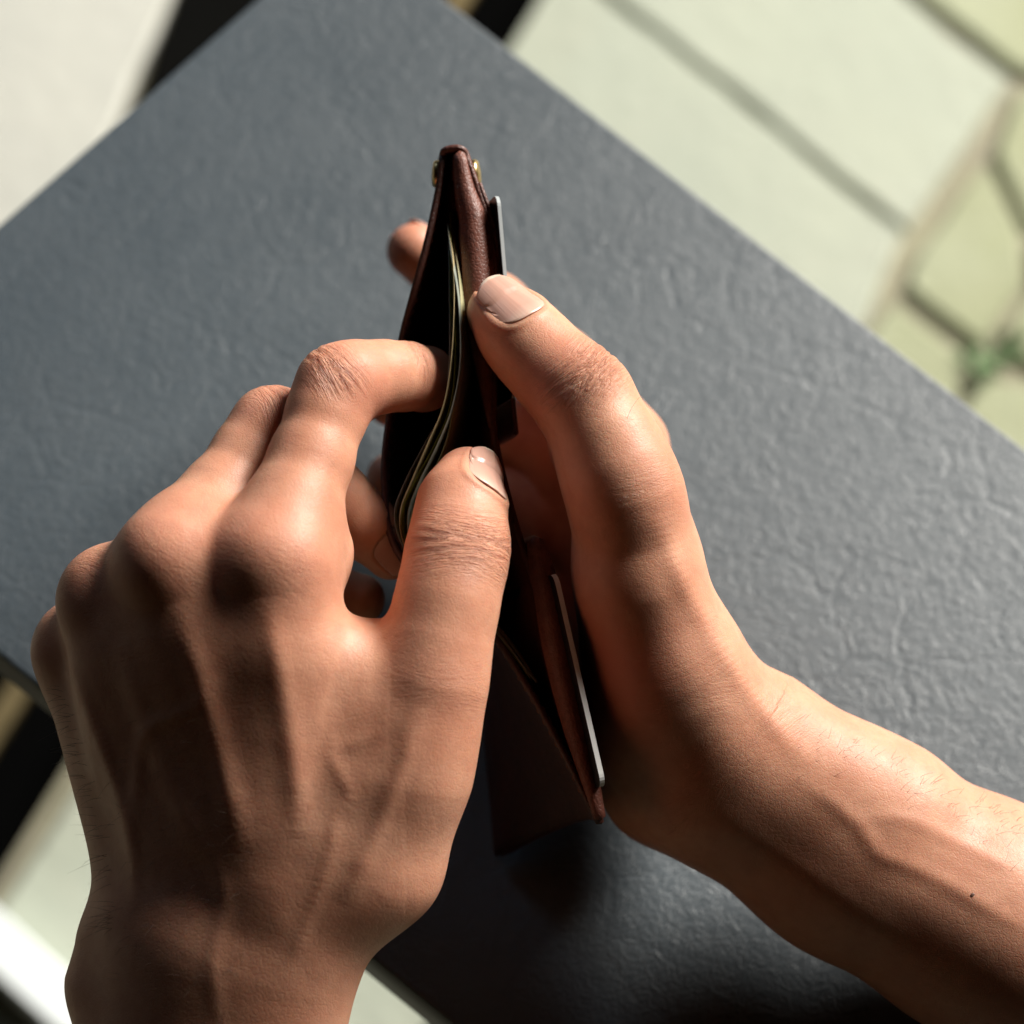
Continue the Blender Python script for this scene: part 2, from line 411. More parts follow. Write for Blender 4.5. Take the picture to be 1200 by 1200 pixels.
# ------------------------------------------------------------------ signed distance sculpting
class Prim:
    def __init__(s, a, b, r1, r2, n=None, f=1.0):
        s.a = np.asarray(a, np.float32); s.b = np.asarray(b, np.float32); s.r1, s.r2 = r1, r2
        s.n = None if n is None else norm(n).astype(np.float32); s.f = f
        s.ba = s.b - s.a; s.l2 = float(s.ba @ s.ba) + 1e-6
        rm = max(r1, r2); s.lo = np.minimum(s.a, s.b) - rm; s.hi = np.maximum(s.a, s.b) + rm
    def __call__(s, p):
        pa = p - s.a; h = np.clip(pa @ s.ba / s.l2, 0, 1)
        q = pa - h[:, None] * s.ba
        d2 = np.einsum('ij,ij->i', q, q)
        if s.n is not None: d2 = d2 + (s.f ** 2 - 1) * (q @ s.n) ** 2
        return np.sqrt(d2) - (s.r1 + (s.r2 - s.r1) * h)
def smin(a, b, k):
    h = np.maximum(k - np.abs(a - b), 0) / k
    return np.minimum(a, b) - h * h * k * 0.25
class Hand:
    def __init__(s): s.palm = []; s.fingers = []; s.detail = []; s.lines = []
    def _grp(s, p, prims, k):
        d = np.full(len(p), 60.0, np.float32)
        lo, hi = p.min(0), p.max(0)
        for pr in prims:
            if (hi < pr.lo - 12).any() or (lo > pr.hi + 12).any(): continue
            d = smin(d, pr(p), k)
        return d
    def base(s, p):
        palm = s._grp(p, s.palm, 11.0); out = palm.copy()
        for prims, k, kb in s.fingers:
            fd = s._grp(p, prims, k); out = smin(out, smin(palm, fd, kb), 0.7)
        return out
    def __call__(s, p, chunk=6144):
        p = np.asarray(p, np.float32)
        if len(p) > chunk: return np.concatenate([s(p[i:i + chunk], chunk) for i in range(0, len(p), chunk)])
        out = s.base(p); lo, hi = p.min(0), p.max(0)
        for pr, k in s.detail:
            if (hi < pr.lo - 6).any() or (lo > pr.hi + 6).any(): continue
            out = smin(out, pr(p), k)
        return out
    def hits(s, pix, s0=75.0, s1=-130.0):           # front surface along lines of sight, sphere traced
        pix = np.asarray(pix, float)[:, :2]; ss = np.full(len(pix), s0)
        for _ in range(60):
            d = D0 - ss; p = np.stack([(pix[:, 0] - 600) / F * d, -(pix[:, 1] - 600) / F * d, -d], 1)
            ss = np.maximum(ss - 0.75 * s(p), s1)
        d = D0 - ss; p = np.stack([(pix[:, 0] - 600) / F * d, -(pix[:, 1] - 600) / F * d, -d], 1)
        return p, ss > s1 + 1
    def ridge(s, pix, amp, wid):                   # tendon or vein: a soft swelling along a line
        s.lines.append((spline(np.array([(x, y, 0.0) for x, y in pix]), 40)[:, :2], amp, wid))

def grad(f, p, e=0.15):
    g = np.stack([f(p + np.eye(3, dtype=np.float32)[i] * e) - f(p - np.eye(3, dtype=np.float32)[i] * e) for i in range(3)], 1) / (2 * e)
    return g
def surface(f, lo, hi, h):                          # sparse surface nets
    lo, hi = np.asarray(lo, float), np.asarray(hi, float)
    B = 8; nb = np.ceil((hi - lo) / (h * B)).astype(int); nv = nb * B
    c = np.stack(np.meshgrid(*[(np.arange(nb[i]) + 0.5) * B * h + lo[i] for i in range(3)], indexing='ij'), -1).reshape(-1, 3).astype(np.float32)
    dc = f(c); act = np.nonzero(np.abs(dc) < B * h * 1.35)[0]
    G = np.empty(nv, np.float32)
    G.reshape(nb[0], B, nb[1], B, nb[2], B)[:] = dc.reshape(nb)[:, None, :, None, :, None]
    bi = np.stack(np.unravel_index(act, nb), 1)
    off = np.stack(np.meshgrid(*[np.arange(B)] * 3, indexing='ij'), -1).reshape(-1, 3)
    for ch in range(0, len(act), 12):
        ii = (bi[ch:ch + 12, None, :] * B + off[None]).reshape(-1, 3)
        pts = (ii * h + lo).astype(np.float32)
        G[ii[:, 0], ii[:, 1], ii[:, 2]] = f(pts)
    ins = G < 0
    s0 = ins[:-1, :-1, :-1].astype(np.int8)
    cnt = np.zeros(s0.shape, np.int8)
    for dx in (0, 1):
        for dy in (0, 1):
            for dz in (0, 1): cnt += ins[dx:nv[0] - 1 + dx, dy:nv[1] - 1 + dy, dz:nv[2] - 1 + dz]
    cell = np.argwhere((cnt > 0) & (cnt < 8))
    idx = np.full(s0.shape, -1, np.int32); idx[cell[:, 0], cell[:, 1], cell[:, 2]] = np.arange(len(cell))
    acc = np.zeros((len(cell), 3)); num = np.zeros(len(cell))
    cor = [(a, b, c_) for a in (0, 1) for b in (0, 1) for c_ in (0, 1)]
    for a in cor:
        for ax in range(3):
            if a[ax]: continue
            b = list(a); b[ax] = 1
            va = G[cell[:, 0] + a[0], cell[:, 1] + a[1], cell[:, 2] + a[2]]; vb = G[cell[:, 0] + b[0], cell[:, 1] + b[1], cell[:, 2] + b[2]]
            m = (va < 0) != (vb < 0); t = np.where(m, va / (va - vb + 1e-12), 0)
            q = np.tile(np.array(a, float), (len(cell), 1)); q[:, ax] = t
            acc += q * m[:, None]; num += m
    V = (cell + acc / num[:, None]) * h + lo
    Q = []
    for ax in range(3):
        a0 = [slice(1, nv[i] - 1) for i in range(3)]; a1 = list(a0); a1[ax] = slice(2, nv[ax])
        A, Bb = ins[tuple(a0)], ins[tuple(a1)]
        e = np.argwhere(A != Bb) + 1
        o1, o2 = [(1, 2), (2, 0), (0, 1)][ax]
        d1 = np.zeros(3, int); d1[o1] = 1; d2 = np.zeros(3, int); d2[o2] = 1
        g = lambda x: idx[x[:, 0], x[:, 1], x[:, 2]]
        try: q = np.stack([g(e - d1 - d2), g(e - d2), g(e), g(e - d1)], 1)
        except IndexError: continue
        fl_ = ins[e[:, 0], e[:, 1], e[:, 2]]
        q[~fl_] = q[~fl_][:, ::-1]; Q.append(q)
    Q = np.vstack(Q); Q = Q[(Q >= 0).all(1)]
    V = V.astype(np.float32)
    for _ in range(2):
        d = f(V); g = grad(f, V); g2 = np.einsum('ij,ij->i', g, g) + 1e-3
        V = V - (np.clip(d / g2, -h, h))[:, None] * g
    return V, Q
def fast_mesh(name, V, Q, mat):
    me = bpy.data.meshes.new(name); n, m = len(V), len(Q)
    me.vertices.add(n); me.vertices.foreach_set('co', np.ascontiguousarray(to_world(V), np.float32).ravel())
    me.loops.add(m * 4); me.loops.foreach_set('vertex_index', Q.astype(np.int32).ravel())
    me.polygons.add(m); me.polygons.foreach_set('loop_start', np.arange(0, m * 4, 4, dtype=np.int32))
    me.polygons.foreach_set('use_smooth', np.ones(m, bool))
    me.update(calc_edges=True); me.validate()
    me.materials.append(mat); return me

def chain(rows, k=3.0):
    """rows: (px,py,s,r) joints; returns prims"""
    pts = [P(*r[:3]) for r in rows]
    return [Prim(pts[i], pts[i + 1], rows[i][3], rows[i + 1][3]) for i in range(len(rows) - 1)], pts

def build_hand(name, hand, joints, nails, lo, hi, h, label):
    t = time.time()
    V, Q = surface(hand, lo, hi, h)
    nrm = grad(hand, V); nrm /= np.linalg.norm(nrm, axis=1, keepdims=True) + 1e-6
    jm = np.zeros(len(V)); jc = np.zeros((len(V), 3)); red = np.zeros(len(V)); disp = np.zeros(len(V))
    for ji, (pos, ax, dor, r, sig, amp, rr) in enumerate(joints):
        a = norm(ax); n_ = norm(np.asarray(dor, float) - a * np.dot(dor, a)); l = np.cross(a, n_)
        rel = V - pos; u = rel @ a; v_ = rel @ l; w_ = rel @ n_; dist = np.linalg.norm(rel, axis=1)
        m = np.exp(-(u / sig) ** 2) * np.clip((w_ / r + 0.1) / 0.6, 0, 1) * np.clip((2.1 * r - dist) / (0.5 * r), 0, 1)
        m = m * np.clip((1.25 * r - np.abs(v_)) / (0.4 * r), 0, 1)
        better = m * amp > jm
        jm = np.where(better, m * amp, jm)
        bow = u - np.sign(u) * 0.045 * v_ ** 2 / 2.0 * 0.5
        jc[better] = np.stack([bow, v_, np.full(len(V), ji * 17.0)], 1)[better]
        red = np.maximum(red, rr * np.exp(-(np.maximum(dist - r * .7, 0) / (r * .55)) ** 2))
        for uu, wd, dp in ((-2.6, .6, .22), (0.3, .65, .32), (2.9, .55, .2)):
            disp -= amp * dp * np.exp(-((bow - uu - 0.35 * np.sin(v_ * .9 + ji)) / wd) ** 2) * m
    pxy = np.stack([600 + F * V[:, 0] / -V[:, 2], 600 - F * V[:, 1] / -V[:, 2]], 1); face = np.clip(nrm[:, 2] / 0.35, 0, 1) * (V[:, 2] > -D0 - 45)
    for ln, amp, wid in hand.lines:
        ids = np.nonzero((pxy > ln.min(0) - 40).all(1) & (pxy < ln.max(0) + 40).all(1) & (face > 0))[0]
        dd = np.linalg.norm(pxy[ids][:, None, :] - ln[None], axis=2); k = dd.argmin(1); t_ = k / (len(ln) - 1)
        disp[ids] += amp * np.exp(-(dd.min(1) / (4.75 * wid)) ** 2) * face[ids] * np.clip(np.minimum(t_, 1 - t_) / 0.22, 0, 1)
    hand_o_nails = []
    for (pos, tip, dor, L, phim, over) in nails:
        a = norm(tip - pos); n_ = norm(np.asarray(dor, float) - a * np.dot(dor, a)); l = np.cross(a, n_)
        tl = np.linalg.norm(tip - pos); t1 = tl + over; t0 = t1 - L     # cuticle and free edge along the axis
        rel = V - pos; u = rel @ a; x, y = rel @ n_, rel @ l; phi = np.arctan2(y, x); rad = np.hypot(x, y)
        near = (rad < 16) & (u > t0 - 6)
        un = (u - t0) / L
        e = np.where(un < 0.5, (np.abs(phi / phim) ** 2.6 + np.abs((un - 0.5) / 0.5) ** 2.6) ** (1 / 2.6), np.abs(phi / phim))
        ins = np.clip((0.99 - e) / 0.09, 0, 1) * near
        ridge = np.exp(-((e - 1.16) / 0.10) ** 2) * near * np.clip((1.05 - un) / .3, 0, 1)
        disp += -0.75 * ins + 0.32 * ridge
        red = np.maximum(red, 0.35 * near * np.clip((u - t0) / L, 0, 1))
        # nail plate
        nu_, nv_ = 22, 21
        def rs(pt, dr):
            tt = np.arange(16, 2, -0.15); q = pt + tt[:, None] * dr; dd = hand(q); i = np.nonzero(dd < 0)[0]
            return tt[i[0]] if len(i) else 6.0
        def Rsurf(u_, ph):
            return rs(pos + a * u_, math.cos(ph) * n_ + math.sin(ph) * l)
        grid = np.zeros((nu_, nv_, 3)); UU = np.zeros((nu_, nv_)); VV = np.zeros((nu_, nv_))
        Rc = np.array([Rsurf(t0 + L * .15, ph) for ph in np.linspace(-phim, phim, nv_)])
        Rm = np.array([Rsurf(t0 + L * .6, ph) for ph in np.linspace(-phim, phim, nv_)])
        for j in range(nv_):
            ph = -phim + 2 * phim * j / (nv_ - 1); c = abs(ph / phim)
            ulo = 0.5 - 0.5 * max(0.0, 1 - c ** 2.6) ** (1 / 2.6); uhi = 1.0 - 0.16 * c ** 2.2
            for i in range(nu_):
                uu = ulo + (uhi - ulo) * i / (nu_ - 1)
                R = Rc[j] + (Rm[j] - Rc[j]) * (uu - .15) / .45 * (0.8 if uu > .6 else 1.0) - 0.20 + 0.10 * uu - 0.5 * max(0, uu - .75)
                grid[i, j] = pos + a * (t0 + L * uu) + R * (math.cos(ph) * n_ + math.sin(ph) * l); UU[i, j] = uu; VV[i, j] = ph
        hand_o_nails.append((grid, UU, VV))
    V = V + nrm * disp[:, None]
    o = link(bpy.data.objects.new(name, fast_mesh(name, V, Q, MAT['skin'])))
    attr(o, 'jm', jm); attr(o, 'jc', jc); attr(o, 'red', red)
    tag(o, label, 'hand')
    for grid, UU, VV in hand_o_nails:
        sv, sf = slab(grid, 0.45)
        no = mesh_obj('fingernail', sv, sf, MAT['nail'], o)
        k = len(sv) - 2 * UU.size
        rimU = np.zeros(k) + 0.5
        attr(no, 'nu', np.r_[UU.ravel(), UU.ravel(), rimU]); attr(no, 'nv', np.r_[VV.ravel(), VV.ravel(), np.zeros(k)])
    print(name, len(V), 'verts', round(time.time() - t, 1), 's')
    return o

#PART_HANDS
# ---- hand whose back faces the camera
Lh = Hand()
VN = np.array([0, 0, 1.0])
def pr(a, b, n=None, f=1.0): return Prim(P(*a[:3]), P(*b[:3]), a[3], b[3], n, f)
NL = np.array([-.34, -.06, .94])
Lh.palm += [
 pr((262, 1125, 4, 33), (232, 1320, 0, 34), NL, 1.5),                      # wrist, forearm
 pr((265, 1100, 5, 30), (300, 1010, 6, 29), NL, 1.55),
 pr((292, 1000, 10, 30), (222, 740, 15, 27), NL, 2.1),
 pr((325, 765, 18.5, 12.5), (160, 790, 2, 12)), pr((335, 870, 14, 12), (175, 880, 1, 12)), pr((300, 960, 14, 12), (220, 960, 6, 12)),                       # flat of the hand between the bones
 pr((345, 1010, 15, 13), (320, 662, 23, 11.3)),
 pr((298, 1010, 11, 13), (206, 660, 19, 11.4)),
 pr((245, 1025, 3, 13), (130, 702, 4, 10.6)),
 pr((188, 1040, -8, 13), (96, 759, -14, 9.8)),
 pr((300, 960, -6, 16), (250, 770, -4, 16)),                               # palm side
 pr((205, 1010, -14, 15), (137, 800, -20, 13)),                            # hypothenar
 pr((352, 1060, 9, 17), (432, 1005, 10, 16)),                              # base of the thumb
 pr((432, 1005, 10, 16), (470, 900, 14, 14.7)),
 pr((470, 900, 14, 14.7), (504, 795, 17, 12.8)),
 pr((392, 955, 12, 15), (398, 790, 14, 12)),                              # muscle between thumb and index
 pr((430, 900, 10, 13), (432, 812, 11, 10)),
 pr((415, 800, 4, 9), (458, 785, 6, 9)), pr((450, 830, 14, 10), (488, 830, 15, 11)),
 pr((328, 660, 20, 11.5), (360, 648, 8, 11.0)),
 pr((245, 690, 12, 10), (300, 690, 14, 10)), pr((150, 720, -4, 9), (200, 690, 4, 9.5)), pr((100, 770, -20, 9), (140, 735, -9, 9)),
 pr((138, 1110, -8, 9), (132, 1150, -8, 11)),                            # head of the ulna
]
idx, ip = chain([(320, 655, 22, 11.5), (344, 590, 16, 10.8), (364, 540, 11, 9.9), (384, 482, 6, 9.5), (397, 454, 3, 9.8), (420, 445, -1, 9.2), (450, 441, -7, 8.5), (476, 441, -14, 8.2), (496, 444, -23, 7.8), (510, 448, -31, 6.4)])
mid, mp_ = chain([(204, 656, 18, 12), (230, 620, 11, 10.9), (257, 586, 6, 10.0), (296, 532, -2, 9.5), (319, 502, -6, 9.7), (340, 522, -11, 9.0), (365, 550, -15, 8.6), (395, 584, -19, 8.4), (425, 614, -22, 8.2), (458, 648, -25, 7.0)])
rin, rp = chain([(129, 700, 3, 10.8), (160, 692, -8, 9.8), (184, 684, -17, 9.3), (236, 660, -35, 9.4), (285, 672, -42, 8.6), (335, 690, -45, 8.3), (382, 697, -46, 8.0), (422, 702, -46, 6.8)])
pin, pp = chain([(96, 759, -15, 9.6), (140, 744, -30, 8.6), (190, 730, -44, 8.4), (235, 738, -50, 7.6), (275, 748, -53, 7.3), (325, 750, -54, 6.2)])
thb, tp = chain([(504, 795, 17, 12.8), (514, 750, 16.5, 12.4), (524, 705, 15, 12.1), (531, 670, 13, 11.6), (535, 642, 11, 11.5), (539, 610, 7, 10.7), (542, 588, 4, 10.2), (548, 562, -1, 8.2)], 3)
thb.append(pr((541, 655, 12.5, 10.5), (546, 640, 11, 10.2)))
idx.append(pr((396, 448, 5, 8.6), (404, 446, 4, 8.4))); mid.append(pr((317, 498, -4, 8.4), (325, 496, -5, 8.2)))
Lh.fingers += [(idx, 3.5, 9), (mid, 3.5, 9), (rin, 3.5, 8), (pin, 3.5, 8), (thb, 3.5, 5)]
# knuckle heads
for (x, y, s, r) in ((308, 652, 23.5, 9.6), (199, 657, 19.8, 9.6), (124, 695, 6, 8.5), (91, 752, -12, 8.0)):
    Lh.detail.append((Prim(P(x, y, s), P(x - 4, y + 10, s), r, r), 5))
# tendons and veins
Lh.ridge([(312, 700), (330, 800), (345, 900), (350, 985)], 0.7, 3.2)
Lh.ridge([(208, 705), (235, 800), (262, 900), (285, 1000)], 0.8, 3.2)
Lh.ridge([(140, 745), (165, 830), (205, 930), (240, 1010)], 0.6, 3.0)
Lh.ridge([(80, 770), (110, 850), (140, 930), (156, 1000), (160, 1070)], 0.7, 1.8)
Lh.ridge([(262, 790), (225, 830), (172, 858), (160, 920), (156, 1000)], 0.32, 1.9)
Lh.ridge([(395, 820), (388, 880), (408, 930), (392, 960), (388, 1000), (360, 1080), (330, 1160)], 0.26, 2.0)
Lh.ridge([(388, 880), (440, 860), (470, 820)], 0.2, 1.9)
Lh.ridge([(235, 980), (262, 1050), (250, 1130), (258, 1220)], 0.3, 2.4)
Lh.ridge([(500, 830), (470, 900), (440, 980), (400, 1060)], 0.6, 2.6)       # thumb tendon
up = lambda x, y, z: np.array([x, y, z], float)
Lj = [ # pos, axis, dorsal, radius, sigma, amplitude, redness
 (ip[4], up(.75, .55, -.2), up(-.25, .85, .6), 9.8, 5.0, 1.0, 0.7),
 (mp_[4], up(.7, .1, -.6), up(-.3, .85, .5), 9.6, 5.0, 0.9, 0.7),
 (ip[0], up(.4, .9, 0), up(0, .1, 1), 12, 6, .08, 0.5), (mp_[0], up(.6, .8, 0), up(0, .1, 1), 12, 6, .08, 0.5),
 (rp[0], up(.6, .6, -.5), up(-.3, .5, 1), 11, 6, .15, 0.5), (pp[0], up(.6, .5, -.5), up(-.4, .5, 1), 10, 6, .15, 0.5),
 (tp[4], up(.08, .95, -.2), up(.35, .0, .9), 11.5, 6.5, 0.8, 0.35),
 (tp[0], up(.1, .95, 0), up(.3, .0, .9), 12, 7, 0.08, 0.3),
 (ip[7], up(.8, 0, -.5), up(.2, .9, .5), 8.3, 3.5, 0.6, 0.3),
]
Ln = [ # base, tip, dorsal, length, half angle, overhang
 (tp[5], tp[7] + norm(tp[7] - tp[6]) * 7.0, up(.56, .05, .83), 15.0, 0.68, -1.4),
 (mp_[7], mp_[9] + norm(mp_[9] - mp_[8]) * 6.0, up(.2, .15, .95), 11.5, 0.8, -1.0),
 (ip[7], ip[9] + norm(ip[9] - ip[8]) * 6.0, up(.5, .85, .25), 11.5, 0.85, -1.0),
]
left = build_hand('hand', Lh, Lj, Ln, (-125, -140, -590), (12, 45, -470), 0.6, 'hand with its back to the camera, pinching the banknotes with thumb and index finger')

# ---- hand that grips the wallet from the other side
Rh = Hand()
Rh.palm += [
 pr((845, 895, -28, 25.2), (998, 992, -29, 26.8)), pr((998, 992, -29, 26.8), (1148, 1074, -27, 28.5)), pr((1148, 1074, -27, 28.5), (1425, 1240, -20, 34)),
 pr((900, 876, -18, 14), (1040, 952, -20, 15.5)),                             # radius side
 pr((845, 890, -25, 24), (800, 850, -28, 19)),
 pr((800, 835, -30, 15), (728, 528, -66, 11)),
 pr((795, 855, -42, 15), (732, 610, -80, 11)),
 pr((785, 880, -52, 15), (732, 690, -86, 11)),
 pr((778, 905, -58, 15), (722, 765, -84, 10.5)),
 pr((775, 922, -42, 14.5), (735, 810, -72, 13)),
 pr((782, 800, -14, 17.5), (750, 682, -4, 13.6)), pr((750, 682, -4, 13.6), (734, 582, 2, 12.0)),
 pr((765, 830, -22, 17), (740, 660, -20, 13)),                             # thenar
 pr((828, 843, -14, 15), (793, 785, -10, 16.5)),
 pr((748, 640, -12, 11), (728, 560, -48, 11)), pr((735, 590, -8, 9.5), (712, 530, -44, 9)), pr((722, 560, -6, 7), (690, 520, -40, 7)), pr((712, 535, -4, 6.5), (690, 502, -76, 7)), pr((704, 524, -8, 6.5), (676, 470, -82, 7)), pr((702, 642, -84, 10), (640, 602, -97, 9)), pr((735, 720, -72, 12), (690, 735, -86, 10)),  # includes unseen extra web, added to keep light out of the gap
 pr((760, 700, -35, 13), (735, 600, -45, 11)),                             # web to the index
]
rth, rtp = chain([(734, 582, 3, 12.0), (723, 547, 4, 11.4), (709, 512, 3, 11.0), (690, 476, 0, 11.4), (672, 457, -3, 11.4), (648, 433, -6, 10.8), (622, 406, -9, 10.4), (604, 386, -11, 9.6), (585, 366, -14, 8.2)])
rth.append(pr((678, 452, -1, 10.4), (688, 458, 0, 10)))
rix, rip = chain([(730, 523, -68, 11.4), (698, 475, -83, 10.9), (657, 427, -96, 10.2), (624, 396, -103, 9.7), (582, 358, -108, 9.0), (540, 330, -112, 8.7), (512, 311, -112, 8.7), (486, 294, -110, 8.4)])
rmi, rmp = chain([(732, 606, -80, 11.2), (668, 546, -92, 10.2), (606, 508, -101, 9.6), (555, 492, -104, 8.6), (508, 480, -104, 8.4), (458, 470, -97, 7.5)])
rri, rrp = chain([(732, 688, -86, 10.8), (662, 628, -95, 10.2), (598, 586, -100, 9.8), (548, 572, -101, 8.8), (502, 566, -99, 8.2), (458, 560, -92, 7.2)])
rpi, rpp = chain([(722, 765, -84, 10), (668, 715, -91, 9.0), (616, 672, -95, 8.6), (552, 650, -95, 7.6), (505, 640, -89, 6.6)])
Rh.fingers += [(rth, 3.5, 10), (rix, 3.5, 9), (rmi, 3.5, 8), (rri, 3.5, 8), (rpi, 3.5, 8)]
Rh.ridge([(770, 600), (800, 680), (845, 760), (900, 840), (960, 905)], 0.7, 2.8)
Rh.ridge([(930, 905), (1000, 960), (1030, 1000), (1060, 1012), (1110, 1035), (1220, 1100)], 0.38, 2.3)
Rh.ridge([(1000, 960), (1060, 960), (1130, 990), (1210, 1030)], 0.3, 2.0)
Rh.ridge([(800, 930), (900, 1000), (1000, 1070), (1120, 1150)], 0.45, 4.0)
Rj = [
 (rtp[4], up(-.7, .7, 0), up(.6, .4, .7), 11.4, 6.0, 1.0, 0.5),
 (rtp[0], up(-.3, .95, 0), up(.7, .1, .7), 12.5, 7, 0.1, 0.3),
 (P(712, 775, -12), up(-.3, .95, 0), up(-.3, 0, .9), 20, 12, 0.0, 0.8), (P(700, 690, -12), up(-.3, .95, 0), up(-.3, 0, .9), 15, 12, 0.0, 0.45),
 (P(800, 800, -10), up(-.3, .95, 0), up(-.3, 0, .9), 18, 12, 0.08, 0.0),
 (P(845, 890, -20), up(-.75, .6, 0), up(0, 0, 1), 25, 10, 0.10, 0.0),
]
Rn = [
 (rtp[5], rtp[8] + norm(rtp[8] - rtp[7]) * 7.2, up(.30, .26, .92), 17.0, 0.70, -1.6),
 (rip[5], rip[7] + norm(rip[7] - rip[6]) * 7.0, up(-.3, .9, -.3), 12, 0.85, -1.0),
]
right = build_hand('hand', Rh, Rj, Rn, (-56, -170, -665), (155, 100, -480), 0.62, 'hand reaching in from the right, gripping the wallet with its thumb on the edge')
#PART_WALLET

# ------------------------------------------------------------------ wallet
WD = 70.0
wal = bpy.data.objects.new('wallet', None); link(wal)
tag(wal, 'open brown leather wallet held upright on edge between both hands', 'wallet')
def bottom(t):                                    # shared lower seam, far end t=0 to near end t=1
    a, b = P(515, 215, -22 - WD), P(582, 1002, -2 - WD); return a + (b - a) * t
def sheet(name, top_rows, t0, t1, th, mat, parent, n=70, m=14, bulge=0.0, spread=0.0, curl=0.0, depth=1.0, lean=None):
    tp_ = spline(np.array([P(*r) for r in top_rows]), n); g = np.zeros((n, m, 3))
    for i in range(n):
        t = t0 + (t1 - t0) * i / (n - 1); b = bottom(t) + np.array([spread, 0, 0]); b = tp_[i] + (b - tp_[i]) * depth
        for j in range(m):
            q = j / (m - 1)
            # keep the sheet upright near its top edge, then let it run to the seam
            mid_ = tp_[i] + np.array([0, 0, -1.0]) * np.linalg.norm(b - tp_[i]) * 0.45
            if lean is not None: mid_ = mid_ + np.array([np.interp(i / (n - 1), [0, .3, .5, .7, 1], lean), 0, 0])
            p = (1 - q) ** 2 * tp_[i] + 2 * q * (1 - q) * mid_ + q * q * b
            p = p + np.array([curl * max(0, 1 - q / .16) ** 2 + bulge * math.sin(math.pi * q), 0, 0])
            g[i, j] = p
    v, f = slab(g, th)
    o = mesh_obj(name, v, f, mat, parent); return o, g
outer, og = sheet('outer_panel', [(519, 180, -22), (514, 220, -22), (500, 285, -21), (484, 345, -22), (470, 400, -25), (457, 480, -25), (450, 560, -20), (462, 640, -14), (515, 700, -9), (570, 735, -7), (612, 795, -5), (660, 880, -3), (702, 964, -1)], 0, 1, 1.7, MAT['leather_shaded'], wal)
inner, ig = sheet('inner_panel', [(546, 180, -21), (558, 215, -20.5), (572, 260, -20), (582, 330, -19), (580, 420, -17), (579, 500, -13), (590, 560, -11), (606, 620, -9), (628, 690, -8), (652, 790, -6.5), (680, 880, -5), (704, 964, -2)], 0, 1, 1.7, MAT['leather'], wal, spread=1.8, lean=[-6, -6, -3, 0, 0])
# tab folded over the far end, joining the two panels
cap = spline(np.array([P(519, 184, -22.5), P(520, 177, -21), P(530, 173.5, -20.5), P(540, 174, -20.5), P(546, 180, -21), P(548, 190, -21)]), 18)
cg = np.stack([cap * (1 - .8 * q) + (bottom(0) + (cap - cap.mean(0)) * .3) * .8 * q + np.array([0, 0.8 * q, 0]) for q in np.linspace(0, 1, 10)], 1)
v, f = slab(cg, 1.7); mesh_obj('end_fold', v, f, MAT['leather'], wal)
pf, pg = sheet('card_pocket', [(539, 181, -20.5), (546, 222, -20), (556, 262, -19), (561, 330, -17.5), (566, 420, -16), (577, 500, -14)], 0.03, 0.41, np.interp(np.linspace(0, 1, 40), [0, .15, .3, .55, .8, 1], [3.5, 5.6, 7.6, 8.4, 4, 2]), MAT['leather_edge'], wal, n=40, spread=0.0, lean=[-4, -5, -3, 0, 0])
pe, peg = sheet('pocket_layer', [(562, 215, -20.5), (578, 262, -20), (589, 330, -19), (597, 420, -17), (605, 508, -15)], 0.06, 0.41, 1.2, MAT['leather'], wal, n=40, spread=4.2)
pn, png = sheet('card_pocket', [(627, 634, -6.0), (640, 690, -4.5), (660, 790, -3.0), (683, 880, -2), (703, 958, -0.8)], 0.57, 0.985, np.interp(np.linspace(0, 1, 44), [0, .1, .35, .7, 1], [4.2, 6.2, 7.6, 6.6, 3.0]), MAT['leather_edge'], wal, n=44, spread=3.2)
# rivets
def disc(c, nrm_, r, h, seg=20):
    n_ = norm(nrm_); a = norm(np.cross(n_, (0.2, 0.9, 0.3))); b = np.cross(n_, a); V = []; Fc = []
    prof = [(r, 0), (r, h * .45), (r * .86, h * .85), (r * .5, h), (0.02, h * 1.05)]
    for q, z in prof:
        for k in range(seg):
            an = 2 * math.pi * k / seg; V.append(c + n_ * z + q * (math.cos(an) * a + math.sin(an) * b))
    for i in range(len(prof) - 1):
        for k in range(seg): Fc.append((i * seg + k, i * seg + (k + 1) % seg, (i + 1) * seg + (k + 1) % seg, (i + 1) * seg + k))
    return V, Fc
for c, nn_ in ((P(513, 204, -27), (-1, .05, .12)), (P(556, 203, -26), (1, .12, .15))):
    v, f = disc(c, nn_, 3.6, 1.5); mesh_obj('rivet', v, f, MAT['brass'], wal)
# stitches along the two long edges
def stitches(g, row, i0, i1, side, name='stitch'):
    n, m = g.shape[:2]; path = g[i0:i1, row]; L = np.r_[0, np.cumsum(np.linalg.norm(np.diff(path, axis=0), axis=1))]
    k = int(L[-1] / 3.2); parts = []
    du = np.gradient(g, axis=0); dv = np.gradient(g, axis=1); nr_ = np.cross(du, dv); nr_ /= np.linalg.norm(nr_, axis=2, keepdims=True)
    nn_ = nr_[i0:i1, row]
    for q in range(k):
        c = [np.array([np.interp(q * 3.2 + o_, L, path[:, x]) for x in range(3)]) for o_ in (0.5, 1.3, 2.1)]
        nv = norm([np.interp(q * 3.2 + 1.3, L, nn_[:, x]) for x in range(3)]) * side
        parts.append(tube([c[0] + nv * .75, c[1] + nv * 1.0, c[2] + nv * .75], 0.22, 5))
    v, f = merge(parts); o = mesh_obj(name, v, f, MAT['thread'], wal); o['kind'] = 'stuff'; return o
for sd in (1, -1):
    stitches(og, 1, 4, 68, sd, 'stitching')

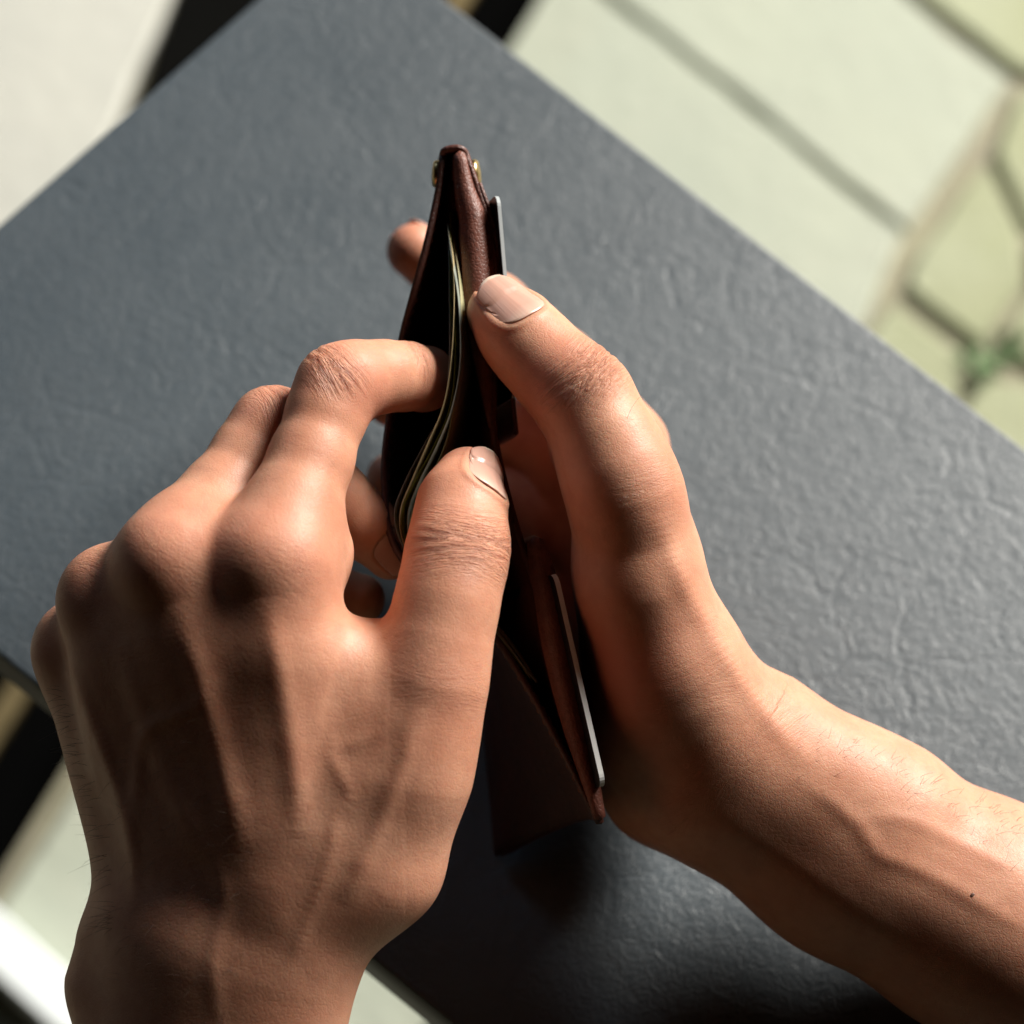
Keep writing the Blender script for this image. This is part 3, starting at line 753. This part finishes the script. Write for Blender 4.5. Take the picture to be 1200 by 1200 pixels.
# ------------------------------------------------------------------ banknotes and cards
def note_material(name, c1, c2, c3):
    N = NT(name); o = N.obj()
    c = N.mix(N.ramp(N.noise(o, 45, 3), 0.4, 0.6), c1, c2); c = N.mix(N.ramp(N.noise(o, 160, 3), 0.55, 0.7), c, c3)
    N.l(c, N.b.inputs['Base Color']); N.set(Roughness=0.75); return N.m
notes = [
 ((0, 0, 0), ('tan', (0.40, 0.32, 0.17), (0.33, 0.26, 0.13), (0.16, 0.14, 0.07)), 'tan banknote in the wallet, the one nearest the index fingertip'),
 ((7, 2, -1.4), ('green', (0.24, 0.32, 0.05), (0.36, 0.38, 0.08), (0.12, 0.18, 0.04)), 'green banknote showing its bright corner at the far end of the wallet'),
 ((13, 4, 0.4), ('grey', (0.30, 0.31, 0.24), (0.20, 0.23, 0.2), (0.12, 0.15, 0.14)), 'grey banknote in the middle of the bundle in the wallet'),
 ((20, 4, -1.8), ('olive', (0.34, 0.33, 0.16), (0.40, 0.36, 0.22), (0.22, 0.24, 0.1)), 'olive banknote on the thumb side of the bundle in the wallet'),
 ((-6, 3, -2.6), ('blue', (0.22, 0.30, 0.36), (0.32, 0.38, 0.40), (0.16, 0.22, 0.28)), 'blue grey banknote on the outer side of the bundle in the wallet'),
]
base = [(524, 262, -22), (528, 300, -16), (531, 350, -11), (530, 420, -7), (521, 475, -6), (500, 520, -6), (479, 565, -7), (468, 600, -8), (476, 640, -9), (510, 690, -9), (562, 722, -6), (590, 752, -5), (622, 796, -6)]
for k, ((dx, dy, ds), mt, lb) in enumerate(notes):
    rows = []
    for i, (x, y, s) in enumerate(base):
        wgt = 0.25 + 0.75 * math.sin(math.pi * min(1, i / 9.0)) ** 1.5
        wgt = wgt if i < 9 else 0.35
        x += 2.2 * math.sin(1.3 * i + 2.1 * k)
        rows.append((x + dx * wgt * (0.6 if i < 5 else 1.0), y + (dy if 0 < i else 0) - (14 if k == 1 and i == 0 else 0), s + ds))
    o, _ = sheet('banknote', rows, 0.09, 0.80, 0.14, note_material('note_' + mt[0], *mt[1:]), None, n=80, m=12, spread=0.5 + 0.25 * k, depth=0.86, lean=[4 + k, 4 + k, 6 - k, 4, 2])
    tag(o, lb, 'banknote', 'banknotes in the wallet')
def card(top0, top1, down, th, mat_face, label, face_label=None):
    a, b = P(*top0), P(*top1); ex = norm(b - a); W = np.linalg.norm(b - a); ez = norm(np.array(down) - ex * np.dot(down, ex)); Hh = 66.0; r = 3.2
    out = []
    for cx, cy, a0 in ((r, r, math.pi), (W - r, r, 1.5 * math.pi), (W - r, Hh - r, 0), (r, Hh - r, .5 * math.pi)):
        for q in range(7):
            an = a0 + q / 6 * math.pi / 2; out.append(a + ex * (cx + r * math.cos(an)) + ez * (cy + r * math.sin(an)))
    out = np.array(out); nn_ = np.cross(ex, ez); k = len(out)
    V = list(out + nn_ * th / 2) + list(out - nn_ * th / 2)
    o = mesh_obj('card', V, [tuple(range(k))[::-1], tuple(range(k, 2 * k))] + [(i, (i + 1) % k, k + (i + 1) % k, k + i) for i in range(k)], mat_face[0], None, False)
    o.data.materials.append(mat_face[1])
    for p in o.data.polygons: p.material_index = 0 if p.index < 2 else 1
    tag(o, label, 'card'); return o
MAT['card_black'] = simple('card_black', (0.012, 0.012, 0.014), 0.35); MAT['card_white'] = simple('card_white', (0.8, 0.8, 0.78), 0.45)
MAT['card_grey'] = simple('card_grey', (0.42, 0.45, 0.46), 0.45); MAT['card_red'] = simple('card_red', (0.5, 0.06, 0.04), 0.45)
card((584, 227, -17), (604, 465, -13), (-.25, .0, -1), 0.9, (MAT['card_black'], MAT['card_grey']), 'dark card with a pale edge standing behind the thumb nail')
card((651, 672, 1.0), (708, 922, 5), (-.25, .0, -1), 1.25, (MAT['card_black'], MAT['card_white']), 'card with a white edge in the pocket nearest the wrist')

# ------------------------------------------------------------------ fine hairs on the wrist and thumb
def hairs(hand, parent, spots, name='hair'):
    parts = []
    hp, ok = hand.hits([q[:2] for q in spots])
    for (x, y, dx, dy, L), h, k_ in zip(spots, hp, ok):
        if not k_: continue
        d = np.array([dx, -dy, rng.uniform(-.2, .5)]); d = norm(d); b = np.array([rng.normal(0, .4), -abs(rng.normal(.5, .4)), 0])
        path = [h - d * 0.8 + d * L * t + b * L * .45 * t * t for t in np.linspace(0, 1, 7)]
        parts.append(tube(path, np.linspace(.045, .012, 7), 4))
    if parts:
        v, f = merge(parts); o = mesh_obj(name, v, f, MAT['hair'], parent); o['kind'] = 'stuff'
sp = []
for q in range(70):
    y = rng.uniform(800, 1090); xl = np.interp(y, [740, 850, 950, 1040, 1090], [52, 78, 108, 126, 124]) + abs(rng.normal(0, 6)) + 1
    sp.append((xl, y, -0.9, rng.uniform(-.4, .3), rng.uniform(4, 7.5)))
for q in range(120):
    y = rng.uniform(820, 1190); sp.append((rng.uniform(130, 300), y, rng.uniform(-.9, -.3), rng.uniform(-.5, .5), rng.uniform(2.5, 5)))
hairs(Lh, left, sp)
sp = [(735, 490, .2, -1, 7.0)]
for q in range(90):
    t = rng.uniform(0, 1); x = 930 + 270 * t; y = 830 + 125 * t + abs(rng.normal(0, 25)) + 4
    sp.append((x, y, rng.uniform(.3, .9), rng.uniform(-.9, -.3), rng.uniform(2.5, 5)))
hairs(Rh, right, sp)
hm, _ = Rh.hits([(1140, 1050)])
v, f = disc(hm[0] - np.array([0, 0, .15]), (0.1, 0.1, 1), 0.8, 0.5, 12); mo = mesh_obj('mole', v, f, simple('mole_skin', (0.10, 0.045, 0.028), 0.6), right)
print('script', round(time.time() - T0, 1), 's')
